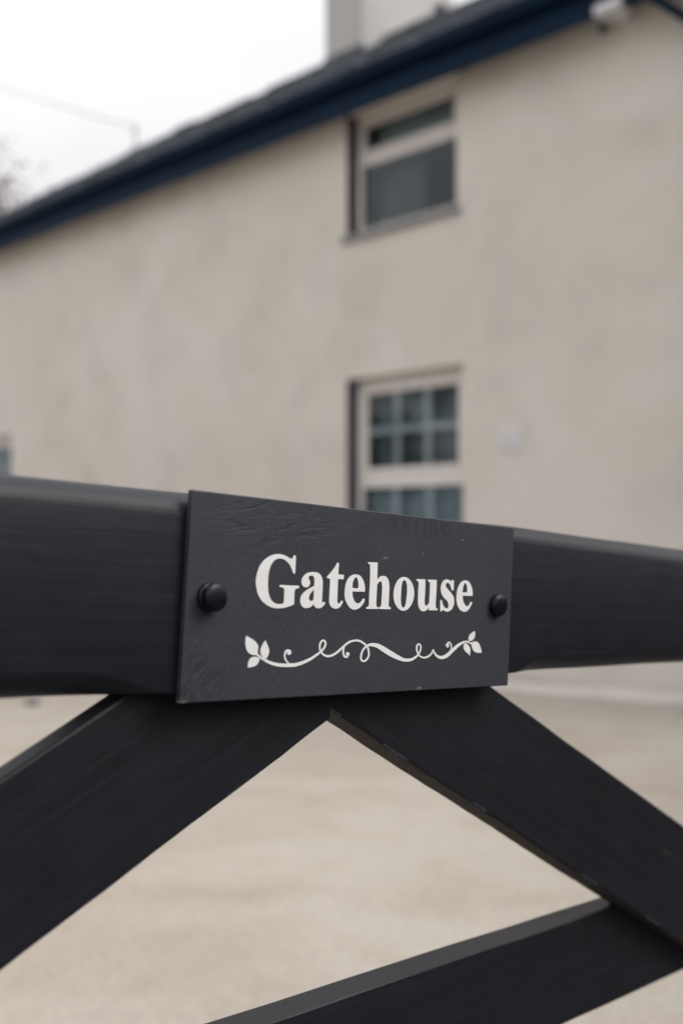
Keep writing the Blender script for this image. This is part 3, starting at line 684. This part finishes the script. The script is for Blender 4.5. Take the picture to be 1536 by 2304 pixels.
# wall extras
vb = bmesh.new(); box(vb, -5.118, -4.902, -.009, .0, 1.762, 1.938)
for k in range(5): box(vb, -5.10, -4.92, -.014, -.0095, 1.782+k*.03, 1.798+k*.03)
obj('vent_cover', vb, M_vent, house, bevel=.002)

mast_bm = bmesh.new(); MX = -15.43
tube(mast_bm, [(MX, 3.5, 7.45), (MX, 3.5, 8.08)], [.036, .032], 12)
box(mast_bm, MX-.05, MX+.05, 3.47, 3.53, 8.0, 8.08)
obj('cable_mast', mast_bm, M_white, house)  # mast coloured white to imitate the flare of the sky

# security light under the eaves
sec = empty('security_light', 'white security floodlight with a small dark sensor, fixed under the navy eaves at top right', 'light')
sec.location = house.location + XH*(-3.97) + Vector((0, 0, 4.82)); sec.rotation_euler = house.rotation_euler
bm = bmesh.new(); box(bm, -.115, .115, -.27, -.10, -.04, .045); obj('lamp_housing', bm, M_vent, sec, bevel=.02)
bm = bmesh.new(); box(bm, -.03, .03, -.10, 0, -.03, .03); obj('bracket', bm, M_white, sec, bevel=.005)
bm = bmesh.new(); box(bm, -.095, .095, -.275, -.2705, -.025, .03); obj('lens', bm, M_white, sec, bevel=.002)
bm = bmesh.new(); bmesh.ops.create_uvsphere(bm, u_segments=16, v_segments=10, radius=.036, matrix=Matrix.Translation((-.10, -.15, -.085)))
obj('sensor', bm, M_navy, sec, smooth=True)

# overhead cable, from the mast away to a pole beyond the left of the picture
mt = house.location + XH*MX + YH*3.5 + Vector((0, 0, 8.05))
end = Vector((-17.0, 24.0, 14.6))
bm = bmesh.new()
pts = [mt.lerp(end, i/24) - Vector((0, 0, .22*4*(i/24)*(1-i/24))) for i in range(25)]
tube(bm, pts, .010, 8)
tag(obj('overhead_cable', bm, M_cable), 'thin grey cable sagging across the white sky from the roof mast to a pole', 'cable')
pole = empty('utility_pole', 'weathered timber pole that carries the overhead cable', 'pole'); pole.location = (end.x, end.y, 0)
bm = bmesh.new(); tube(bm, [(0, 0, -.2), (0, 0, 7), (0, 0, 15)], [.16, .14, .11], 14); obj('shaft', bm, M_bare, pole, smooth=True)
bm = bmesh.new(); box(bm, -.7, .7, -.06, .06, 14.5, 14.62); obj('crossarm', bm, M_bare, pole)

# ------------------------------------------------------------------ gate
GO = Vector((-0.1014109, 0.67095066, 1.04038046))
GM = Matrix(((0.70713247, -0.70532673, 0.04977826), (0.70358561, 0.70888237, 0.04952858), (-0.07022076, 0.0, 0.99753148)))
GW = Matrix.Translation(GO) @ GM.to_4x4()
gate = empty('field_gate', 'dark charcoal painted timber gate of wide rails and braces, carrying the house sign', 'gate')
gate.matrix_world = GW

# top rail: rounded upper arris, stopped chamfer below, slightly uneven like real timber
def lerp_tab(tab, x):
    if x <= tab[0][0]: return tab[0][1]
    for (xa, va), (xb, vb) in zip(tab, tab[1:]):
        if x <= xb: return va + (vb-va)*(x-xa)/(xb-xa)
    return tab[-1][1]
ZB = [(-1.3, .004), (-.12, .0050), (0, .0053), (.354, .0093), (.67, .0120), (1.7, .014)]
ZT_ = [(-1.3, .132), (-.12, .1330), (0, .1342), (.354, .1378), (.67, .1352), (1.7, .135)]
CH = [(-1.3, .0165), (-.075, .0165), (-.05, .0145), (-.03, .008), (-.012, .0022), (.0, .0012), (.36, .0012), (.372, .004), (.395, .0115), (.43, .015), (1.7, .016)]
RD = [(-1.3, .019), (0, .0165), (.36, .0150), (.67, .0185), (1.7, .019)]
Y0, Y1 = .0062, .0762
bm = bmesh.new(); rings = []
xs = [-1.28 + .04*i for i in range(28)] + [-.16+.008*i for i in range(90)]
xs = sorted(set(round(x, 4) for x in xs if x < .56)) + [.58+.04*i for i in range(27)]
for x in xs:
    zb, zt, ch, rd = lerp_tab(ZB, x), lerp_tab(ZT_, x), lerp_tab(CH, x), lerp_tab(RD, x)
    wv = .0005*noise.noise(Vector((x*9, 0, 3)))
    p = []
    for k in range(9):                     # front chamfer: nearly flat, softened edges
        t = k/8; p.append((Y0+ch*(1-t)+.10*ch*math.sin(math.pi*t)*-.6, zb+ch*t-.10*ch*math.sin(math.pi*t)*.6))
    p[0] = (Y0+ch+.001, zb)
    for k in range(11):
        a_ = math.pi/2*k/10; p.append((Y0+rd-rd*math.cos(a_), zt-rd+rd*math.sin(a_)))
    for k in range(7):
        a_ = math.pi/2*k/6; p.append((Y1-.012+.012*math.sin(a_), zt-.012+.012*math.cos(a_)))
    p += [(Y1, zb+.004), (Y1-.004, zb)]
    rings.append([bm.verts.new((x, y+wv, z+wv)) for y, z in p])
n = len(rings[0])
for r0, r1 in zip(rings, rings[1:]):
    for k in range(n): bm.faces.new((r0[k], r0[(k+1) % n], r1[(k+1) % n], r1[k]))
bm.faces.new(rings[0]); bm.faces.new(rings[-1][::-1])
tr = obj('top_rail', bm, M_rail, gate, smooth=True)
es = tr.modifiers.new('split', 'EDGE_SPLIT'); es.split_angle = R(38)

def brace(name, lowA, lowB, upA, upB, y0, y1, xend, mirror):
    """lowA-lowB lower front edge, upA-upB upper front edge (x, z in the gate plane). Runs from under the top
    rail down to xend. Local x lies along the timber so that the grain follows it."""
    d = (Vector(lowB)-Vector(lowA)); ang = math.atan2(d.y, d.x)
    e = Vector((math.cos(ang), math.sin(ang))); nn = Vector((-e.y, e.x))
    O = Vector(lowA)
    def loc(p): q = Vector(p)-O; return q.dot(e), q.dot(nn)
    uA, uB = loc(upA), loc(upB); lB = loc(lowB)
    def up(u): return uA[1]+(uB[1]-uA[1])*(u-uA[0])/(uB[0]-uA[0])
    return O, ang, e, nn, loc, up

def make_brace(name, low, upl, y0, y1, s0, s1, cut_top, inner_mat=None, dark_edge=False, vcut=None):
    O, ang, e, nn, loc, up = brace(name, low[0], low[1], upl[0], upl[1], y0, y1, 0, False)
    bm = bmesh.new(); rings = []
    NSEG = 260
    for i in range(NSEG+1):
        s = s0+(s1-s0)*i/NSEG
        lo = .0009*noise.noise(Vector((s*14, 1.3, ang))) + .0004*noise.noise(Vector((s*60, 4, ang)))
        hi_ = up(max(min(s, .62), -.62)) + .0006*noise.noise(Vector((s*18, 7.7, ang)))
        b_ = .0018
        prof = [(lo, y1-b_), (lo, y0+b_), (lo+b_*.35, y0+b_*.3), (lo+b_*1.1, y0), (hi_-b_*1.1, y0), (hi_-b_*.35, y0+b_*.3), (hi_, y0+b_), (hi_, y1-b_), (hi_-b_, y1), (lo+b_, y1)]
        rings.append([bm.verts.new((s, y, z)) for z, y in prof])
    n = len(rings[0])
    for q_, (r0, r1) in enumerate(zip(rings, rings[1:])):
        for k in range(n):
            f = bm.faces.new((r0[k], r0[(k+1) % n], r1[(k+1) % n], r1[k]))
            if k == 0: f.material_index = 1
            if k in (1, 2) and noise.noise(Vector((q_*.21, ang*9, k*.3))) > .34: f.material_index = 2
    bm.faces.new(rings[0]); bm.faces.new(rings[-1][::-1])
    # trim: under the top of the rail, and at the mitre with the other brace
    Mw = Matrix.Translation((O.x, 0, O.y)) @ Matrix.Rotation(-ang, 4, 'Y')
    inv = Mw.inverted()
    def cut(co, no):
        c = inv @ Vector(co); nrm = (inv.to_3x3() @ Vector(no)).normalized()
        r = bmesh.ops.bisect_plane(bm, geom=bm.verts[:]+bm.edges[:]+bm.faces[:], plane_co=c, plane_no=nrm, clear_outer=True)
        ed = [g for g in r['geom_cut'] if isinstance(g, bmesh.types.BMEdge)]
        try: bmesh.ops.edgeloop_fill(bm, edges=ed)
        except Exception: pass
    cut((0, 0, .118), (0, 0, 1))
    cut((0, 0, -1.02), (0, 0, -1))
    if vcut: cut((vcut[0], 0, 0), (vcut[1], 0, 0))
    o = obj(name, bm, [M_brace, M_bare if dark_edge else M_brace, M_chip_highlight], gate)
    o.matrix_local = Mw
    return o
# brace falling to the left
make_brace('brace', ((-.0994, -.1493), (.1496, -.0225)), ((-.108, -.0415), (-.029, .0025)), .020, .038, -1.9, .9, None, vcut=(.1525, 1))
# brace falling to the right, its unpainted underside showing
bl = make_brace('brace', ((.1609, -.0183), (.5703, -.2216)), ((.353, -.0052), (.7027, -.1655)), .0205, .052, -.9, 1.9, None, dark_edge=True, vcut=(.1528, -1))
bl['label'] = 'brace falling to the right, with a strip of bare brown timber along its underside'

def rail(name, z0, z1, x0, x1, y0=.042, y1=.070):
    bm = bmesh.new(); NSEG = 80; rings = []
    for i in range(NSEG+1):
        x = x0+(x1-x0)*i/NSEG
        a_ = .0007*noise.noise(Vector((x*10, z0, 0))); b_ = .0015
        pr = [(y0+b_, z0+a_), (y0, z0+b_+a_), (y0, z1-b_+a_), (y0+b_*.6, z1+a_), (y1-b_, z1+a_), (y1, z1-b_+a_), (y1, z0+b_+a_), (y1-b_, z0+a_)]
        rings.append([bm.verts.new((x, y, z)) for y, z in pr])
    n = len(rings[0])
    for r0, r1 in zip(rings, rings[1:]):
        for k in range(n): bm.faces.new((r0[k], r0[(k+1) % n], r1[(k+1) % n], r1[k]))
    bm.faces.new(rings[0]); bm.faces.new(rings[-1][::-1])
    return obj(name, bm, M_brace, gate)
rail('middle_rail', -.3375, -.2396, -1.22, 1.60)
rail('middle_rail', -.665, -.567, -1.22, 1.60)
rail('bottom_rail', -.985, -.887, -1.22, 1.60)
for x0, x1 in ((-1.33, -1.23), (1.61, 1.71)):
    bm = bmesh.new(); box(bm, x0, x1, -.002, .084, -1.0, .20); obj('stile', bm, M_rail, gate, bevel=.004)
def gpost(gx, label):
    p = gate.matrix_world @ Vector((gx, .04, 0))
    po = empty('gate_post', label, 'gate post', 'posts at the two ends of the gate'); po.location = (p.x, p.y, 0); po.rotation_euler = (0, 0, R(44.86))
    bm = bmesh.new(); box(bm, -.09, .09, -.09, .09, -.3, 1.42); obj('shaft', bm, M_rail, po, bevel=.006)
    bm = bmesh.new()
    v = [bm.verts.new(q) for q in ((-.10, -.10, 1.422), (.10, -.10, 1.422), (.10, .10, 1.422), (-.10, .10, 1.422), (0, 0, 1.49))]
    for f in ((0,1,4), (1,2,4), (2,3,4), (3,0,4), (3,2,1,0)): bm.faces.new([v[i] for i in f])
    obj('post_cap', bm, M_rail, po)
gpost(-1.46, 'square dark post at the near, left hand end of the gate')
gpost(1.84, 'square dark post at the far, right hand end of the gate')

# ------------------------------------------------------------------ house sign on the gate
sign = empty('house_sign', 'dark grey painted sign board with white Gatehouse lettering and leafy scroll, screwed to the gate', 'sign')
sign.matrix_world = GW
bm = bmesh.new()
BW, BH, BT = .3441, .135, .0046
nx, nz = 60, 24; F = {}
def edge_wob(i, j):
    x, z = BW*i/nx, BH*j/nz
    return x, z
for side, y in ((0, 0.0), (1, BT)):
    for i in range(nx+1):
        for j in range(nz+1):
            x, z = edge_wob(i, j); F[side, i, j] = bm.verts.new((x, y, z))
for i in range(nx):
    for j in range(nz):
        bm.faces.new((F[0, i, j], F[0, i+1, j], F[0, i+1, j+1], F[0, i, j+1]))
        bm.faces.new((F[1, i, j+1], F[1, i+1, j+1], F[1, i+1, j], F[1, i, j]))
for i in range(nx):
    for j in (0, nz): bm.faces.new((F[0, i, j], F[1, i, j], F[1, i+1, j], F[0, i+1, j]))
for j in range(nz):
    for i in (0, nx): bm.faces.new((F[0, i, j], F[0, i, j+1], F[1, i, j+1], F[1, i, j]))
obj('board', bm, M_board, sign, bevel=.0007, seg=2)

def relief(bm, loops, y_top, y_base=.0004, bev=.00022):
    """loops[0] outline, the rest holes, in metres (x, z); raised paint with a softened edge"""
    vs, flat = [], []
    for lp in loops:
        ring = [bm.verts.new((p[0], y_top, p[1])) for p in lp]; vs += ring; flat.append(ring)
    tris = tessellate_polygon([[Vector((p[0], p[1], 0)) for p in lp] for lp in loops])
    for t in tris:
        try: bm.faces.new([vs[i] for i in t])
        except ValueError: pass
    for lp, ring in zip(loops, flat):
        base = [bm.verts.new((p[0], y_base, p[1])) for p in lp]; n = len(lp)
        for k in range(n): bm.faces.new((ring[k], ring[(k+1) % n], base[(k+1) % n], base[k]))

bm = bmesh.new()
for outl in LETTERS:
    loops = [[p/1000 for p in catmull(o, True, 5)] for o in outl]
    relief(bm, loops, -.00035)
obj('lettering', bm, M_letter, sign)

bm = bmesh.new(); yk = 0
for st_ in STROKES:
    cen = catmull([(p[0], p[1]) for p in st_], False, 6)
    rr = []
    for i in range(len(st_)-1):
        for k in range(6):
            t = k/6; rr.append(((st_[i][2]*(1-t)+st_[i+1][2]*t), (st_[i][3]*(1-t)+st_[i+1][3]*t)))
    rr.append(st_[-1][2:])
    prev = None
    for i, c in enumerate(cen):
        a_ = cen[max(i-1, 0)]; b_ = cen[min(i+1, len(cen)-1)]
        t = (b_-a_).normalized(); nn = Vector((-t.y, t.x))
        r = math.hypot(nn.x*rr[i][0], nn.y*rr[i][1])*.98
        y = -.00026 - .00014*((i*.37+yk*.21) % 1.0 if False else i/len(cen)) - yk*.00002
        A_ = (c+nn*r)/1000; B_ = (c-nn*r)/1000
        cur = [bm.verts.new((A_.x, y, A_.y)), bm.verts.new((B_.x, y, B_.y)), bm.verts.new((B_.x, .0004, B_.y)), bm.verts.new((A_.x, .0004, A_.y))]
        if prev:
            bm.faces.new((prev[0], cur[0], cur[1], prev[1])); bm.faces.new((prev[1], cur[1], cur[2], prev[2])); bm.faces.new((prev[3], cur[3], cur[0], prev[0]))
        else: bm.faces.new(cur)
        prev = cur
    bm.faces.new(prev[::-1]); yk += 1
for i, lf in enumerate(LEAVES):
    relief(bm, [[p/1000 for p in catmull(lf, True, 5)]], -.00044-.00001*i)
obj('scroll_ornament', bm, M_letter, sign)

def cap(loc, proud, neck, tilt, label):
    prof = [(0.0, neck), (.0, neck)]
    # lathe around local -y : (distance from board, radius)
    pr = [(0.0, .0066), (proud-.0045, .0066), (proud-.0044, .0088), (proud-.0040, .00925), (proud-.0022, .00935), (proud-.0013, .00905), (proud-.0004, .0079), (proud+.0002, .0060), (proud+.0006, .0035), (proud+.0007, .0008)]
    bm = bmesh.new(); n = 40; rings = []
    for d, r in pr:
        rings.append([bm.verts.new((r*math.cos(k*math.tau/n), -d, r*math.sin(k*math.tau/n)*1.0)) for k in range(n)])
    for r0, r1 in zip(rings, rings[1:]):
        for k in range(n): bm.faces.new((r0[k], r0[(k+1) % n], r1[(k+1) % n], r1[k]))
    bm.faces.new(rings[-1])
    o = obj('screw_cap', bm, M_cap, sign, smooth=True)
    o.location = (loc[0], 0, loc[1]); o.rotation_euler = tilt
    o['label'] = label
    es = o.modifiers.new('split', 'EDGE_SPLIT'); es.split_angle = R(50)
    b = bmesh.new(); rings = []
    for d, r in ((0.0, .0096), (.0022, .0094), (.0032, .0086), (.0033, .0060)):
        rings.append([b.verts.new((r*math.cos(k*math.tau/n), -d, r*math.sin(k*math.tau/n))) for k in range(n)])
    for r0, r1 in zip(rings, rings[1:]):
        for k in range(n): b.faces.new((r0[k], r0[(k+1) % n], r1[(k+1) % n], r1[k]))
    c = obj('collar', b, M_cap, o, smooth=True)
cap((.0178, .0672), .0096, .006, (R(-3), 0, R(4)), 'black domed cap standing proud at the left end of the sign')
cap((.3225, .0682), .0062, .006, (R(2), 0, R(-3)), 'black domed cap at the right end of the sign, its shoulder dented')

# ------------------------------------------------------------------ trees
def tree(name, loc, h, seed, label, cat='tree', leaves=0, bark=M_bark, spread=.5, twigs=True, group=None, leafsize=.16, leafmat=None):
    rng = random.Random(seed)
    root = empty(name, label, cat, group); root.location = loc
    bm = bmesh.new(); tips = []
    def grow(p, d, ln, r, lvl):
        n = 4; pts = [p.copy()]; q = p.copy(); dd = d.copy()
        for i in range(n):
            dd = (dd + Vector((rng.gauss(0, .13), rng.gauss(0, .13), rng.gauss(.03, .06)))).normalized()
            q = q + dd*ln/n; pts.append(q.copy())
        tube(bm, pts, [r*(1-.45*i/n) for i in range(n+1)], 6 if lvl > 1 else 10, cap=lvl == 0)
        tips.append((q.copy(), lvl)); 
        if lvl >= (4 if twigs else 3): return
        for k in range(rng.randint(3, 4) if lvl else 6):
            t = rng.uniform(.45, 1.0) if lvl else rng.uniform(.35, 1.0)
            b0 = pts[min(n, int(t*n))]
            a_ = rng.uniform(0, math.tau); up_ = rng.uniform(.15, .8)
            nd = (dd*.6 + Vector((math.cos(a_)*spread*1.6, math.sin(a_)*spread*1.6, up_*.7))).normalized()
            grow(b0, nd, ln*rng.uniform(.55, .75), max(r*.5, h*.0009), lvl+1)
    grow(Vector((0, 0, -.1)), Vector((0, 0, 1)), h*.42, h*.020, 0)
    obj('trunk', bm, bark, root, smooth=True)
    if leaves:
        lb = bmesh.new()
        ts = [t for t in tips if t[1] >= 2]
        for k in range(leaves):
            t = rng.choice(ts)[0]
            p = t + Vector((rng.gauss(0, h*.04), rng.gauss(0, h*.04), rng.gauss(0, h*.035)))
            m = Matrix.Rotation(rng.uniform(0, 6.28), 3, 'Z') @ Matrix.Rotation(rng.uniform(-1.2, 1.2), 3, 'X')
            s = leafsize*rng.uniform(.6, 1.4)
            vs = [lb.verts.new(p + m @ Vector(c)*s) for c in ((-.5, 0, 0), (0, -.28, .05), (.6, 0, 0), (0, .28, .05))]
            lb.faces.new(vs)
        obj('crown', lb, leafmat or M_leaf, root)
    return root
tree('bare_tree', (-16.0, 42.0, 0), 25.5, 7, 'bare reddish tree far beyond the left end of the house roof', leaves=30000, leafsize=.2, leafmat=M_bud)
# trees across the lane to the left, which the window panes mirror
tree('leafy_tree', (-19, 5.0, 0), 8.5, 11, 'tall leafy tree across the lane, mirrored in the window panes', leaves=7000, group='trees across the lane', leafsize=.3)
tree('leafy_tree', (-22, 9.5, 0), 7.0, 12, 'middle leafy tree across the lane, mirrored in the window panes', leaves=6000, group='trees across the lane', leafsize=.3)
tree('leafy_tree', (-20, 14.5, 0), 6.2, 13, 'smaller leafy tree across the lane, nearest the house end', leaves=6000, group='trees across the lane', leafsize=.3)

# hedge added out of view, keeps low bright sky from reflecting in the gate
hd = bmesh.new(); rng = random.Random(21)
HA, HB = Vector((3.5, -8.0)), Vector((3.6, 5.0))
for k in range(15000):
    t = rng.random(); side = rng.random()
    c = HA.lerp(HB, t); wdt = .45
    if side < .55: ox, z = -wdt + rng.gauss(0, .05), rng.uniform(0, 1.75)
    elif side < .75: ox, z = rng.uniform(-wdt, wdt), 1.75+rng.gauss(0, .05)
    elif side < .9: ox, z = wdt + rng.gauss(0, .05), rng.uniform(0, 1.75)
    else: ox, z = rng.uniform(-wdt, wdt), rng.uniform(0, 1.7)
    p = Vector((c.x+ox, c.y, z))
    m = Matrix.Rotation(rng.uniform(0, 6.28), 3, 'Z') @ Matrix.Rotation(rng.uniform(-1.3, 1.3), 3, 'X')
    s = .10*rng.uniform(.6, 1.5)
    hd.faces.new([hd.verts.new(p + m @ Vector(q)*s) for q in ((-.5, 0, 0), (0, -.35, .05), (.6, 0, 0), (0, .35, .05))])
hedge = empty('hedge', 'clipped dark green hedge added out of view on the right, to darken the gate', 'hedge')
o = obj('foliage', hd, M_leaf, hedge)
hd = bmesh.new()
for i in range(16):
    c = HA.lerp(HB, (i+.5)/16); z = 0
    tube(hd, [(c.x, c.y, -.05), (c.x+.03, c.y+.02, .8), (c.x-.04, c.y, 1.6)], [.03, .022, .008], 6)
    box(hd, c.x-.25, c.x+.25, c.y-.34, c.y+.34, .15, 1.55)
obj('stems', hd, M_leaf, hedge)
